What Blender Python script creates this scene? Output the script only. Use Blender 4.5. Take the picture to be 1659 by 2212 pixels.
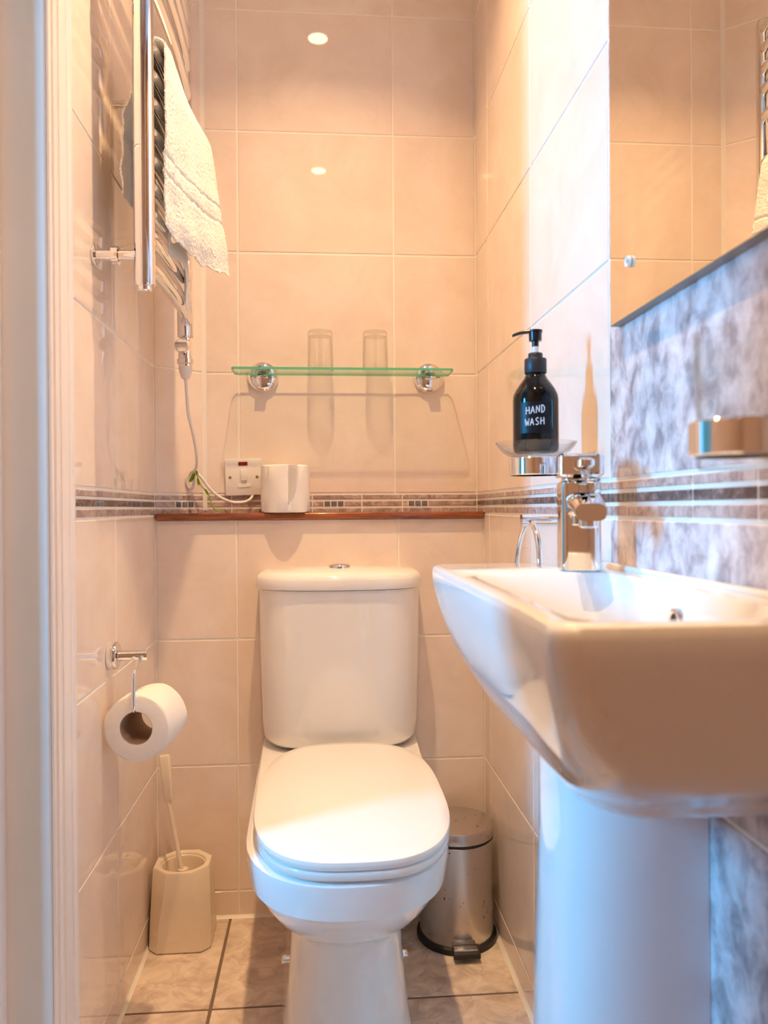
import bpy, bmesh, math, random
from mathutils import Vector, Matrix
random.seed(7)
for o in list(bpy.data.objects):
    bpy.data.objects.remove(o)
SC = bpy.context.scene
COL = SC.collection
PI = math.pi

# ------------------------------------------------------------------ camera
CAMP = Vector((0, -1.83264, 0.90226))
yaw, pitch, roll = 0.07969, -0.00481, -0.00651
cy, sy, cp, sp, cr, sr = (math.cos(yaw), math.sin(yaw), math.cos(pitch), math.sin(pitch), math.cos(roll), math.sin(roll))
fw = Vector((sy*cp, cy*cp, sp)); ri = Vector((cy, -sy, 0)); up = ri.cross(fw)
ri2 = ri*cr + up*sr; up2 = up*cr - ri*sr
cd = bpy.data.cameras.new('camera'); cam = bpy.data.objects.new('camera', cd); COL.objects.link(cam)
m = Matrix.Identity(4)
for i in range(3):
    m[i][0], m[i][1], m[i][2], m[i][3] = ri2[i], up2[i], -fw[i], CAMP[i]
cam.matrix_world = m
cd.sensor_fit = 'VERTICAL'; cd.sensor_height = 36; cd.lens = 1700/2212*36
cd.clip_start = 0.02
cd.dof.use_dof = True; cd.dof.focus_distance = 1.45; cd.dof.aperture_fstop = 5.0
SC.camera = cam

# ------------------------------------------------------------------ world, lights, exposure
W = bpy.data.worlds.new('world'); SC.world = W; W.use_nodes = True
W.node_tree.nodes['Background'].inputs[0].default_value = (0.55, 0.72, 1.0, 1)
W.node_tree.nodes['Background'].inputs[1].default_value = 0.6
SC.view_settings.view_transform = 'Standard'; SC.view_settings.look = 'None'
SC.view_settings.exposure = 0.0; SC.view_settings.gamma = 1.0
SC.view_settings.use_curve_mapping = False
SC.cycles.use_denoising = True
SC.cycles.max_bounces = 9; SC.cycles.diffuse_bounces = 7; SC.cycles.glossy_bounces = 3
SC.cycles.use_adaptive_sampling = True; SC.cycles.adaptive_threshold = 0.1; SC.cycles.adaptive_min_samples = 12
SC.cycles.transmission_bounces = 4; SC.cycles.transparent_max_bounces = 16
SC.cycles.sample_clamp_indirect = 6.0; SC.cycles.blur_glossy = 0.5
LAMP_W = 9.3          # each ceiling downlight
LAMP_C = (0.97, 0.62, 0.31); BEAM = 108
DAY_W = 46.0           # daylight in the hall window
DAY_C = (0.04, 0.47, 1.0)

def area_light(name, loc, direction, size, size_y, power, color, shape='RECTANGLE', spread=PI):
    ld = bpy.data.lights.new(name, 'AREA'); ld.shape = shape; ld.size = size
    if shape in ('RECTANGLE', 'ELLIPSE'):
        ld.size_y = size_y
    ld.energy = power; ld.color = color; ld.spread = spread
    o = bpy.data.objects.new(name, ld); COL.objects.link(o); o.location = loc
    o.rotation_euler = Vector(direction).to_track_quat('-Z', 'Y').to_euler()
    return o
# daylight through the hall window (window_1 is built further down around it)
WIN = (-1.48, -1.33, 1.25)
area_light('hall_daylight', (WIN[0]+0.02, WIN[1], WIN[2]), (1, 0.12, -0.06), 0.14, 0.50, DAY_W, DAY_C)

# ------------------------------------------------------------------ materials
def new_mat(name):
    mt = bpy.data.materials.new(name); mt.use_nodes = True
    nt = mt.node_tree; b = nt.nodes['Principled BSDF']
    return mt, nt, b
def plain(name, col, rough=0.5, metal=0.0, coat=0.0, ior=1.5, spec=None):
    mt, nt, b = new_mat(name)
    b.inputs['Base Color'].default_value = (*col, 1); b.inputs['Roughness'].default_value = rough
    b.inputs['Metallic'].default_value = metal; b.inputs['Coat Weight'].default_value = coat
    b.inputs['Coat Roughness'].default_value = 0.03; b.inputs['IOR'].default_value = ior
    if spec is not None: b.inputs['Specular IOR Level'].default_value = spec
    # faint procedural variation so that no surface is perfectly even
    tc = nt.nodes.new('ShaderNodeTexCoord'); n = nt.nodes.new('ShaderNodeTexNoise'); n.inputs['Scale'].default_value = 9; n.inputs['Detail'].default_value = 0
    r = nt.nodes.new('ShaderNodeMapRange'); r.inputs[3].default_value = 0.97; r.inputs[4].default_value = 1.03
    mx = nt.nodes.new('ShaderNodeMix'); mx.data_type = 'RGBA'; mx.blend_type = 'MULTIPLY'; mx.inputs[0].default_value = 1
    mx.inputs[6].default_value = (*col, 1)
    nt.links.new(tc.outputs['Object'], n.inputs['Vector']); nt.links.new(n.outputs[0], r.inputs[0])
    nt.links.new(r.outputs[0], mx.inputs[7]); nt.links.new(mx.outputs[2], b.inputs['Base Color'])
    return mt
def add_bump(nt, b, node_out, strength=0.1, dist=0.001):
    bp = nt.nodes.new('ShaderNodeBump'); bp.inputs['Strength'].default_value = strength; bp.inputs['Distance'].default_value = dist
    nt.links.new(node_out, bp.inputs['Height']); nt.links.new(bp.outputs[0], b.inputs['Normal']); return bp
def stone(name, stops, scale, rough, detail=4, distort=0.6, stretch=(1, 1, 1), vein=None, bump=0.0, wavy=0.0, dist=0.0006, coat=0.0):
    """mottled ceramic / marble; every object samples another part of the pattern"""
    mt, nt, b = new_mat(name)
    tc = nt.nodes.new('ShaderNodeTexCoord'); oi = nt.nodes.new('ShaderNodeObjectInfo')
    mul = nt.nodes.new('ShaderNodeMath'); mul.operation = 'MULTIPLY'; mul.inputs[1].default_value = 37.0
    nt.links.new(oi.outputs['Random'], mul.inputs[0])
    va = nt.nodes.new('ShaderNodeVectorMath'); va.operation = 'ADD'
    nt.links.new(tc.outputs['Object'], va.inputs[0]); nt.links.new(mul.outputs[0], va.inputs[1])
    mp = nt.nodes.new('ShaderNodeMapping'); mp.inputs['Scale'].default_value = stretch
    nt.links.new(va.outputs[0], mp.inputs['Vector'])
    n = nt.nodes.new('ShaderNodeTexNoise'); n.inputs['Scale'].default_value = scale; n.inputs['Detail'].default_value = detail
    n.inputs['Roughness'].default_value = 0.62; n.inputs['Distortion'].default_value = distort
    nt.links.new(mp.outputs[0], n.inputs['Vector'])
    cr_ = nt.nodes.new('ShaderNodeValToRGB'); e = cr_.color_ramp.elements
    while len(e) < len(stops): e.new(0.5)
    for k, (p, c) in enumerate(stops):
        e[k].position = p; e[k].color = (*c, 1)
    nt.links.new(n.outputs[0], cr_.inputs[0]); out = cr_.outputs[0]
    if vein:
        vcol, vscale, vw, vamt = vein
        n2 = nt.nodes.new('ShaderNodeTexNoise'); n2.inputs['Scale'].default_value = vscale; n2.inputs['Detail'].default_value = 2
        n2.inputs['Distortion'].default_value = 1.2
        nt.links.new(mp.outputs[0], n2.inputs['Vector'])
        s1 = nt.nodes.new('ShaderNodeMath'); s1.operation = 'SUBTRACT'; s1.inputs[1].default_value = 0.5
        s2 = nt.nodes.new('ShaderNodeMath'); s2.operation = 'ABSOLUTE'
        s3 = nt.nodes.new('ShaderNodeMapRange'); s3.inputs[1].default_value = 0; s3.inputs[2].default_value = vw
        s3.inputs[3].default_value = vamt; s3.inputs[4].default_value = 0
        nt.links.new(n2.outputs[0], s1.inputs[0]); nt.links.new(s1.outputs[0], s2.inputs[0]); nt.links.new(s2.outputs[0], s3.inputs[0])
        mx = nt.nodes.new('ShaderNodeMix'); mx.data_type = 'RGBA'; mx.inputs[7].default_value = (*vcol, 1)
        nt.links.new(s3.outputs[0], mx.inputs[0]); nt.links.new(out, mx.inputs[6]); out = mx.outputs[2]
    nt.links.new(out, b.inputs['Base Color'])
    b.inputs['Roughness'].default_value = rough; b.inputs['Coat Weight'].default_value = coat; b.inputs['Coat Roughness'].default_value = 0.04
    if bump or wavy:
        h = n.outputs[0]
        if wavy:
            n3 = nt.nodes.new('ShaderNodeTexNoise'); n3.inputs['Scale'].default_value = 14; n3.inputs['Detail'].default_value = 1
            nt.links.new(mp.outputs[0], n3.inputs['Vector']); h = n3.outputs[0]
        add_bump(nt, b, h, bump or wavy, dist)
    return mt
M = {}
M['tile'] = stone('beige_glazed_tile', [(0.25, (0.80, 0.675, 0.58)), (0.5, (0.86, 0.74, 0.645)), (0.78, (0.90, 0.81, 0.73))], 7.0, 0.03,
                  vein=((0.62, 0.47, 0.36), 4.0, 0.010, 0.07))
M['feature'] = stone('grey_lilac_marbled_tile', [(0.30, (0.27, 0.225, 0.235)), (0.43, (0.46, 0.41, 0.42)), (0.54, (0.66, 0.61, 0.62)), (0.70, (0.84, 0.80, 0.81))], 34.0, 0.10,
                     distort=0.35, detail=6, stretch=(1, 1, 0.75))
M['grout'] = plain('cream_grout', (0.90, 0.85, 0.77), 0.75)
M['floor_grout'] = plain('brown_floor_grout', (0.20, 0.14, 0.10), 0.85)
M['floor'] = stone('beige_floor_tile', [(0.25, (0.42, 0.33, 0.28)), (0.42, (0.60, 0.49, 0.41)), (0.58, (0.74, 0.63, 0.53)), (0.75, (0.84, 0.75, 0.64))], 20.0, 0.33,
                   distort=0.9, vein=((0.36, 0.27, 0.21), 7.0, 0.012, 0.35), bump=0.6, dist=0.002)
M['mos_light'] = stone('light_marble_mosaic', [(0.3, (0.27, 0.19, 0.17)), (0.5, (0.48, 0.375, 0.345)), (0.7, (0.66, 0.56, 0.52))], 40, 0.15, distort=1.6)
M['mos_dark'] = stone('brown_marble_mosaic', [(0.3, (0.075, 0.05, 0.046)), (0.5, (0.14, 0.10, 0.09)), (0.72, (0.34, 0.27, 0.25))], 45, 0.15, distort=1.6)
M['mos_glass'] = plain('smoky_glass_mosaic', (0.16, 0.17, 0.18), 0.06, coat=1.0)
M['chrome'] = plain('polished_chrome', (0.90, 0.90, 0.91), 0.045, metal=1.0)
M['ceramic'] = plain('white_glazed_ceramic', (0.86, 0.85, 0.83), 0.07, coat=0.4)
M['seat'] = plain('white_seat_plastic', (0.80, 0.785, 0.75), 0.10, coat=0.3)
M['plastic'] = plain('white_plastic', (0.84, 0.82, 0.78), 0.28)
M['ivory'] = plain('ivory_plastic', (0.80, 0.70, 0.57), 0.30)
M['black'] = plain('black_plastic', (0.012, 0.012, 0.014), 0.22)
M['black_matt'] = plain('black_matt_plastic', (0.020, 0.020, 0.024), 0.45)
M['bottle'] = plain('black_gloss_bottle', (0.006, 0.005, 0.005), 0.07, spec=0.4)
M['label'] = plain('chalk_label', (0.018, 0.018, 0.024), 0.40)
M['chalk'] = plain('white_chalk_pen', (0.82, 0.82, 0.85), 0.8)
M['red'] = plain('red_neon_lens', (0.28, 0.010, 0.015), 0.15)
M['brass'] = plain('brass_screw', (0.45, 0.30, 0.14), 0.3, metal=1)
M['paint'] = plain('white_gloss_paint', (0.88, 0.80, 0.74), 0.20)
M['silicone'] = plain('white_silicone', (0.86, 0.82, 0.74), 0.45)
M['ceiling'] = plain('white_ceiling_paint', (0.90, 0.88, 0.84), 0.9)
M['hallwall'] = plain('pale_hall_paint', (0.55, 0.45, 0.38), 0.9)
M['roomfront'] = plain('warm_wall_paint', (0.66, 0.49, 0.38), 0.8)
M['leaf'] = plain('lime_green_leaf', (0.30, 0.45, 0.02), 0.4)
M['card'] = plain('grey_brown_card', (0.42, 0.29, 0.20), 0.85)
M['rubber'] = plain('black_rubber', (0.015, 0.013, 0.013), 0.5)
M['pipe'] = plain('pale_pipe', (0.7, 0.72, 0.74), 0.3)
def m_wood():
    mt, nt, b = new_mat('varnished_mahogany')
    tc = nt.nodes.new('ShaderNodeTexCoord'); mp = nt.nodes.new('ShaderNodeMapping'); mp.inputs['Scale'].default_value = (1.6, 18, 26)
    n = nt.nodes.new('ShaderNodeTexNoise'); n.inputs['Scale'].default_value = 5; n.inputs['Detail'].default_value = 8; n.inputs['Distortion'].default_value = 0.8
    c = nt.nodes.new('ShaderNodeValToRGB'); e = c.color_ramp.elements
    e[0].position = 0.3; e[0].color = (0.12, 0.022, 0.008, 1); e[1].position = 0.72; e[1].color = (0.46, 0.13, 0.04, 1)
    nt.links.new(tc.outputs['Object'], mp.inputs[0]); nt.links.new(mp.outputs[0], n.inputs['Vector']); nt.links.new(n.outputs[0], c.inputs[0])
    nt.links.new(c.outputs[0], b.inputs['Base Color']); b.inputs['Roughness'].default_value = 0.22; b.inputs['Coat Weight'].default_value = 0.6
    return mt
M['wood'] = m_wood()
def m_steel():
    mt, nt, b = new_mat('brushed_stainless_steel')
    tc = nt.nodes.new('ShaderNodeTexCoord'); mp = nt.nodes.new('ShaderNodeMapping'); mp.inputs['Scale'].default_value = (1, 1, 0.06)
    n = nt.nodes.new('ShaderNodeTexNoise'); n.inputs['Scale'].default_value = 90; n.inputs['Detail'].default_value = 3
    nt.links.new(tc.outputs['Object'], mp.inputs[0]); nt.links.new(mp.outputs[0], n.inputs['Vector'])
    n2 = nt.nodes.new('ShaderNodeTexNoise'); n2.inputs['Scale'].default_value = 120; n2.inputs['Detail'].default_value = 2
    nt.links.new(tc.outputs['Object'], n2.inputs['Vector'])
    c = nt.nodes.new('ShaderNodeValToRGB'); e = c.color_ramp.elements
    e[0].position = 0.26; e[0].color = (0.10, 0.06, 0.045, 1); e[1].position = 0.31; e[1].color = (0.60, 0.56, 0.53, 1)
    nt.links.new(n2.outputs[0], c.inputs[0]); nt.links.new(c.outputs[0], b.inputs['Base Color'])
    b.inputs['Metallic'].default_value = 1.0; b.inputs['Roughness'].default_value = 0.27
    add_bump(nt, b, n.outputs[0], 0.12, 0.0004)
    return mt
M['steel'] = m_steel()
M['darkboard'] = plain('dark_floor_board', (0.30, 0.18, 0.11), 0.4)
def m_paper():
    mt, nt, b = new_mat('quilted_white_tissue')
    tc = nt.nodes.new('ShaderNodeTexCoord'); v = nt.nodes.new('ShaderNodeTexVoronoi'); v.inputs['Scale'].default_value = 95
    nt.links.new(tc.outputs['Object'], v.inputs['Vector'])
    b.inputs['Base Color'].default_value = (0.86, 0.83, 0.80, 1); b.inputs['Roughness'].default_value = 0.95; b.inputs['Specular IOR Level'].default_value = 0.1
    add_bump(nt, b, v.outputs['Distance'], 0.25, 0.0012)
    return mt
M['paper'] = m_paper()
def m_towel():
    mt, nt, b = new_mat('white_terry_cloth')
    tc = nt.nodes.new('ShaderNodeTexCoord'); n = nt.nodes.new('ShaderNodeTexNoise'); n.inputs['Scale'].default_value = 330; n.inputs['Detail'].default_value = 3
    nt.links.new(tc.outputs['Object'], n.inputs['Vector'])
    b.inputs['Base Color'].default_value = (0.87, 0.85, 0.80, 1); b.inputs['Roughness'].default_value = 1.0; b.inputs['Specular IOR Level'].default_value = 0.05
    b.inputs['Sheen Weight'].default_value = 0.3
    add_bump(nt, b, n.outputs[0], 0.5, 0.003)
    return mt
M['towel'] = m_towel()
def m_thin_glass(name, tint, edge):
    """thin clear glass: straight-through transmission plus Fresnel reflection"""
    mt = bpy.data.materials.new(name); mt.use_nodes = True; nt = mt.node_tree
    for nd in list(nt.nodes): nt.nodes.remove(nd)
    o = nt.nodes.new('ShaderNodeOutputMaterial'); t = nt.nodes.new('ShaderNodeBsdfTransparent'); g = nt.nodes.new('ShaderNodeBsdfGlossy')
    g.inputs['Roughness'].default_value = 0.02; g.inputs['Color'].default_value = (1, 1, 1, 1)
    lw = nt.nodes.new('ShaderNodeLayerWeight'); lw.inputs[0].default_value = 0.35
    mixc = nt.nodes.new('ShaderNodeMix'); mixc.data_type = 'RGBA'; mixc.inputs[6].default_value = (*tint, 1); mixc.inputs[7].default_value = (*edge, 1)
    pw = nt.nodes.new('ShaderNodeMath'); pw.operation = 'POWER'; pw.inputs[1].default_value = 2.5
    nt.links.new(lw.outputs['Facing'], pw.inputs[0]); nt.links.new(pw.outputs[0], mixc.inputs[0]); nt.links.new(mixc.outputs[2], t.inputs[0])
    lf = nt.nodes.new('ShaderNodeLayerWeight'); lf.inputs[0].default_value = 0.5
    p5 = nt.nodes.new('ShaderNodeMath'); p5.operation = 'POWER'; p5.inputs[1].default_value = 5
    fr = nt.nodes.new('ShaderNodeMath'); fr.operation = 'MULTIPLY_ADD'; fr.inputs[1].default_value = 0.5; fr.inputs[2].default_value = 0.03
    nt.links.new(lf.outputs['Facing'], p5.inputs[0]); nt.links.new(p5.outputs[0], fr.inputs[0])
    mx = nt.nodes.new('ShaderNodeMixShader'); nt.links.new(fr.outputs[0], mx.inputs[0]); nt.links.new(t.outputs[0], mx.inputs[1]); nt.links.new(g.outputs[0], mx.inputs[2])
    nt.links.new(mx.outputs[0], o.inputs[0])
    return mt
M['glass'] = m_thin_glass('clear_tumbler_glass', (0.985, 0.985, 0.975), (0.46, 0.46, 0.40))
M['dishglass'] = m_thin_glass('clear_dish_glass', (0.97, 0.97, 0.97), (0.45, 0.47, 0.50))
M['shelfglass'] = m_thin_glass('clear_shelf_glass', (0.93, 0.965, 0.93), (0.80, 0.90, 0.82))
M['glassedge'] = plain('green_glass_edge', (0.13, 0.55, 0.33), 0.10, coat=0.6)
M['mirror'] = plain('mirror_silver', (0.90, 0.83, 0.70), 0.008, metal=1.0)
M['mirroredge'] = plain('mirror_edge', (0.22, 0.20, 0.16), 0.3)
def m_emit(name, col, s):
    mt, nt, b = new_mat(name); b.inputs['Emission Color'].default_value = (*col, 1); b.inputs['Emission Strength'].default_value = s
    b.inputs['Base Color'].default_value = (*col, 1); mt.cycles.emission_sampling = 'NONE'; return mt
M['lens'] = m_emit('lit_lamp_lens', (1.0, 0.78, 0.5), 30)
M['sky'] = m_emit('bright_window_sky', (0.45, 0.75, 1.0), 6)

# ------------------------------------------------------------------ object helpers
ORG = {}
def link(o, parent=None, org=Vector((0, 0, 0))):
    COL.objects.link(o)
    if parent: o.parent = parent
    ORG[o.name] = org
    return o
def finish(bm, name, mat, parent=None, smooth=None, structure=False, ground=None):
    """one mesh object; geometry is given in world coordinates and stored relative to its thing's base"""
    org = ORG[parent.name] if parent else (Vector(ground) if ground else Vector((0, 0, 0)))
    bmesh.ops.recalc_face_normals(bm, faces=bm.faces)
    if org.length: bmesh.ops.translate(bm, verts=bm.verts, vec=-org)
    me = bpy.data.meshes.new(name); bm.to_mesh(me); bm.free()
    if smooth is not None:
        for p in me.polygons: p.use_smooth = True
        me.set_sharp_from_angle(angle=math.radians(smooth))
    me.materials.append(M[mat])
    o = bpy.data.objects.new(name, me); link(o, parent, org)
    if not parent: o.location = org
    if structure: o['kind'] = 'structure'
    return o
def thing(name, label, cat, loc, group=None):
    o = bpy.data.objects.new(name, None); o.empty_display_size = 0.03; link(o, None, Vector(loc)); o.location = loc
    o['label'] = label; o['category'] = cat
    if group: o['group'] = group
    return o
def tag(o, label, cat, group=None):
    o['label'] = label; o['category'] = cat
    if group: o['group'] = group
    return o
def b_box(x0, x1, y0, y1, z0, z1, bev=0.0, seg=2, bm=None):
    own = bm is None
    b = bmesh.new()
    vs = [b.verts.new((x, y, z)) for x in (x0, x1) for y in (y0, y1) for z in (z0, z1)]
    for f in ((0, 1, 3, 2), (4, 6, 7, 5), (0, 4, 5, 1), (2, 3, 7, 6), (0, 2, 6, 4), (1, 5, 7, 3)):
        b.faces.new([vs[i] for i in f])
    bmesh.ops.recalc_face_normals(b, faces=b.faces)
    if bev: bmesh.ops.bevel(b, geom=b.edges[:], offset=bev, segments=seg, profile=0.5, affect='EDGES')
    if own: return b
    merge(bm, b); return bm
def merge(dst, src):
    mp = {}
    for v in src.verts: mp[v] = dst.verts.new(v.co)
    for f in src.faces:
        try: dst.faces.new([mp[v] for v in f.verts])
        except ValueError: pass
    src.free()
def b_loft(loops, cap0=True, cap1=True, closed=True, bm=None):
    bm = bm or bmesh.new(); rows = [[bm.verts.new(p) for p in lp] for lp in loops]
    n = len(rows[0])
    for a, b in zip(rows, rows[1:]):
        for i in range(n if closed else n-1):
            j = (i+1) % n
            bm.faces.new((a[i], a[j], b[j], b[i]))
    if cap0: bm.faces.new(rows[0][::-1])
    if cap1: bm.faces.new(rows[-1])
    return bm
def b_lathe(prof, c=(0, 0, 0), axis='z', seg=40, closed_profile=False, bm=None):
    """prof = [(radius, along)], along the axis"""
    bm = bm or bmesh.new(); rings = []
    A = {'z': lambda r, t, h: (r*math.cos(t), r*math.sin(t), h), 'x': lambda r, t, h: (h, r*math.cos(t), r*math.sin(t)),
         'y': lambda r, t, h: (r*math.cos(t), h, r*math.sin(t))}[axis]
    for r, h in prof:
        if r < 1e-6:
            p = A(0, 0, h); rings.append([bm.verts.new((p[0]+c[0], p[1]+c[1], p[2]+c[2]))])
        else:
            rings.append([bm.verts.new(tuple(a+b for a, b in zip(A(r, 2*PI*i/seg, h), c))) for i in range(seg)])
    pairs = list(zip(rings, rings[1:]))
    if closed_profile: pairs.append((rings[-1], rings[0]))
    for a, b in pairs:
        for i in range(seg):
            j = (i+1) % seg
            if len(a) == 1 and len(b) == 1: continue
            if len(a) == 1: bm.faces.new((a[0], b[i], b[j]))
            elif len(b) == 1: bm.faces.new((a[i], a[j], b[0]))
            else: bm.faces.new((a[i], a[j], b[j], b[i]))
    return bm
def spline(pts, n=8):
    """Catmull-Rom through the points"""
    P = [Vector(p) for p in pts]; P = [P[0]*2-P[1]] + P + [P[-1]*2-P[-2]]; out = []
    for i in range(1, len(P)-2):
        for k in range(n):
            t = k/n; a, b, c, d = P[i-1], P[i], P[i+1], P[i+2]
            out.append(0.5*((2*b)+(c-a)*t+(2*a-5*b+4*c-d)*t*t+(3*b-a-3*c+d)*t**3))
    out.append(P[-2]); return out
def b_tube(pts, r, seg=12, bm=None, cap=True, taper=None):
    pts = [Vector(p) for p in pts]; loops = []; nrm = None
    for i, p in enumerate(pts):
        t = (pts[min(i+1, len(pts)-1)]-pts[max(i-1, 0)]).normalized()
        if nrm is None:
            nrm = t.orthogonal().normalized()
        else:
            nrm = (nrm - t*nrm.dot(t)).normalized()
        bn = t.cross(nrm); rr = r*(taper[i] if taper else 1)
        loops.append([p + nrm*rr*math.cos(2*PI*k/seg) + bn*rr*math.sin(2*PI*k/seg) for k in range(seg)])
    return b_loft(loops, cap, cap, bm=bm)
def rrect(x0, x1, y0, y1, r, z, n=6):
    out = []; r = min(r, (x1-x0)/2-1e-4, (y1-y0)/2-1e-4)
    for cx_, cy_, a0 in ((x1-r, y1-r, 0), (x0+r, y1-r, 90), (x0+r, y0+r, 180), (x1-r, y0+r, 270)):
        for k in range(n+1):
            a = math.radians(a0+90*k/n); out.append(Vector((cx_+r*math.cos(a), cy_+r*math.sin(a), z)))
    return out

# ------------------------------------------------------------------ room shell
XL, XR = -0.3621, 0.3665
YB = -0.0756                    # front of the tiled boxing behind the toilet
H = 0.278; Z0 = 1.215; Z1 = 0.6158; CEIL = 2.35; FRONT = -2.45
BAND0, BAND1 = 0.8880, 0.9370
G = 0.0040                      # joint width
TILES = {}
def tile_mesh(w, h, t, bev, mat):
    key = (round(w, 4), round(h, 4), round(t, 4), mat)
    if key not in TILES:
        b = bmesh.new(); c = bev
        bk = [(-w/2, 0, -h/2), (w/2, 0, -h/2), (w/2, 0, h/2), (-w/2, 0, h/2)]
        md = [(x, -(t-c), z) for x, _, z in bk]
        fr = [(x-math.copysign(c, x), -t, z-math.copysign(c, z)) for x, _, z in bk]
        b_loft([bk, md, fr], bm=b); bmesh.ops.recalc_face_normals(b, faces=b.faces)
        me = bpy.data.meshes.new('tile'); b.to_mesh(me); b.free(); me.materials.append(M[mat]); TILES[key] = me
    return TILES[key]
class Face:
    """a vertical wall face: origin o, unit direction d along it; tiles stand proud of the grout by 1.3 mm"""
    def __init__(s, wall, o, ang, flip=1): s.wall, s.o, s.ang = wall, Vector(o), ang
    def tile(s, u0, u1, z0, z1, mat='tile', name='tile', g=G, t=0.009, proud=0.0):
        u0 += g/2; u1 -= g/2; z0 += g/2; z1 -= g/2
        if u1-u0 < 0.002 or z1-z0 < 0.002: return
        o = bpy.data.objects.new(name, tile_mesh(u1-u0, z1-z0, t, 0.0011, mat))
        link(o, s.wall); d = Vector((math.cos(s.ang), math.sin(s.ang), 0)); nrm = Vector((math.sin(s.ang), -math.cos(s.ang), 0))
        o.location = s.o + d*(u0+u1)/2 + Vector((0, 0, (z0+z1)/2)) - nrm*(t-proud); o.rotation_euler = (0, 0, s.ang)
        return o
    def grid(s, us, zs, mat='tile'):
        for a, b in zip(us, us[1:]):
            for c, d in zip(zs, zs[1:]): s.tile(a, b, c, d, mat)
REC = 0.0013
ROWS_UP = [BAND1, Z0, Z0+H, Z0+2*H, Z0+3*H, Z0+4*H, CEIL]
ROWS_LO = [0.0, Z1-2*H, Z1-H, Z1, BAND0]

def wall_obj(name, bm): return finish(bm, name, 'grout', structure=True)
# back wall (upper part, behind the shelf)
wb = wall_obj('wall_back', b_box(-0.45, XR+0.12, REC, 0.12, 0, CEIL))
fb = Face(wb, (0, 0, 0), 0.0)
UB = [-0.2655, -0.1864, 0.1726, XR]
fb.grid(UB, ROWS_UP)
# tiled boxing below the shelf
wl = wall_obj('wall_boxing', b_box(XL-0.02, XR+0.02, YB+REC, REC, 0, 0.878))
fl = Face(wl, (0, YB, 0), 0.0)
UL = [XL, -0.1864, 0.1726, XR]
fl.grid(UL, ROWS_LO[:-1]+[0.880])
# slanted corner panel on the left
CA = Vector((XL, -0.0811, 0)); CB = Vector((-0.2655, 0, 0)); cang = math.atan2(CB.y-CA.y, CB.x-CA.x); clen = (CB-CA).length
nrm = Vector((math.sin(cang), -math.cos(cang), 0))
bm = bmesh.new(); q = [CA-nrm*REC, CB-nrm*REC, Vector((-0.2655, 0.02, 0)), Vector((XL-0.02, 0.02, 0)), Vector((XL-0.02, CA.y-0.0, 0))]
b_loft([[v + Vector((0, 0, z)) for v in q] for z in (0.8785, CEIL)], bm=bm)
wc = wall_obj('wall_corner', bm)
fc = Face(wc, CA, cang); fc.grid([0, clen], ROWS_UP)
# left wall (tiled up to the architrave)
JY = -0.70; JE = -0.80
wleft = wall_obj('wall_left', b_box(XL-0.11, XL-REC, JE+0.026, 0.1, 0, CEIL))
fleft = Face(wleft, (XL, 0, 0), PI/2)
ULF = [JY, -0.42, -0.0811]
fleft.grid(ULF, ROWS_UP); fleft.grid([JY, -0.410, YB], ROWS_LO)
# right wall: beige tiles at the back, marbled feature tiles by the basin
wr = wall_obj('wall_right', b_box(XR+REC, XR+0.12, FRONT, 0.1, 0, CEIL))
fr_ = Face(wr, (XR, 0, 0), -PI/2)     # u runs towards the camera (u = -Y)
FE = 0.856
fr_.grid([0.0, 0.1362, 0.4851, FE], ROWS_UP); fr_.grid([0.0756, 0.1362, 0.4851, FE], ROWS_LO)
fr_.grid([FE, FE+0.55, FE+1.10, -FRONT], ROWS_UP, 'feature'); fr_.grid([FE, FE+0.55, FE+1.10, -FRONT], ROWS_LO, 'feature')
# mosaic border: three thin rows of marble pieces with small glass squares
def mosaic(face, u0, u1, joints, trios, darks=None, glass=(), rows=((BAND0+0.0015, BAND0+0.0165), (BAND0+0.0185, BAND0+0.0325), (BAND0+0.0345, BAND1-0.002)), dark_mid=True):
    js = [u0] + [j for j in joints if u0+0.01 < j < u1-0.01] + [u1]
    gg = 0.0026
    for k in (0, 2):
        for a, b in zip(js, js[1:]): face.tile(a, b, rows[k][0], rows[k][1], 'mos_light', 'mosaic_piece', gg, 0.007)
    cuts = []
    for t in trios:
        for i in range(3): cuts.append((t+i*0.0155-0.0232, t+(i+1)*0.0155-0.0232))
    for a, b in zip(js, js[1:]):
        p = a
        for c, d in sorted(cuts):
            if a-1e-6 <= c and d <= b+1e-6:
                if c-p > 0.004: face.tile(p, c, rows[1][0], rows[1][1], 'mos_dark' if dark_mid else 'mos_light', 'mosaic_piece', gg, 0.007)
                face.tile(c, d, rows[1][0], rows[1][1], 'mos_glass', 'glass_piece', gg, 0.007, 0.0005); p = d
        if b-p > 0.004: face.tile(p, b, rows[1][0], rows[1][1], 'mos_dark' if dark_mid else 'mos_light', 'mosaic_piece', gg, 0.007)
mosaic(fleft, JY, -0.0811, [-0.3615], [-0.505, -0.215])
mosaic(fc, 0, clen, [], [0.075], dark_mid=False)
mosaic(fb, -0.2655, XR, [-0.205, -0.115, -0.02, 0.095, 0.19], [0.2265, 0.03], dark_mid=False)
mosaic(fr_, 0.0, 0.856, [0.311, 0.488, 0.619], [0.155, 0.235, 0.40, 0.735])
mosaic(fr_, 0.856, 2.0, [1.079, 1.196, 1.40, 1.62], [0.91, 1.30, 1.52])
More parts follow.
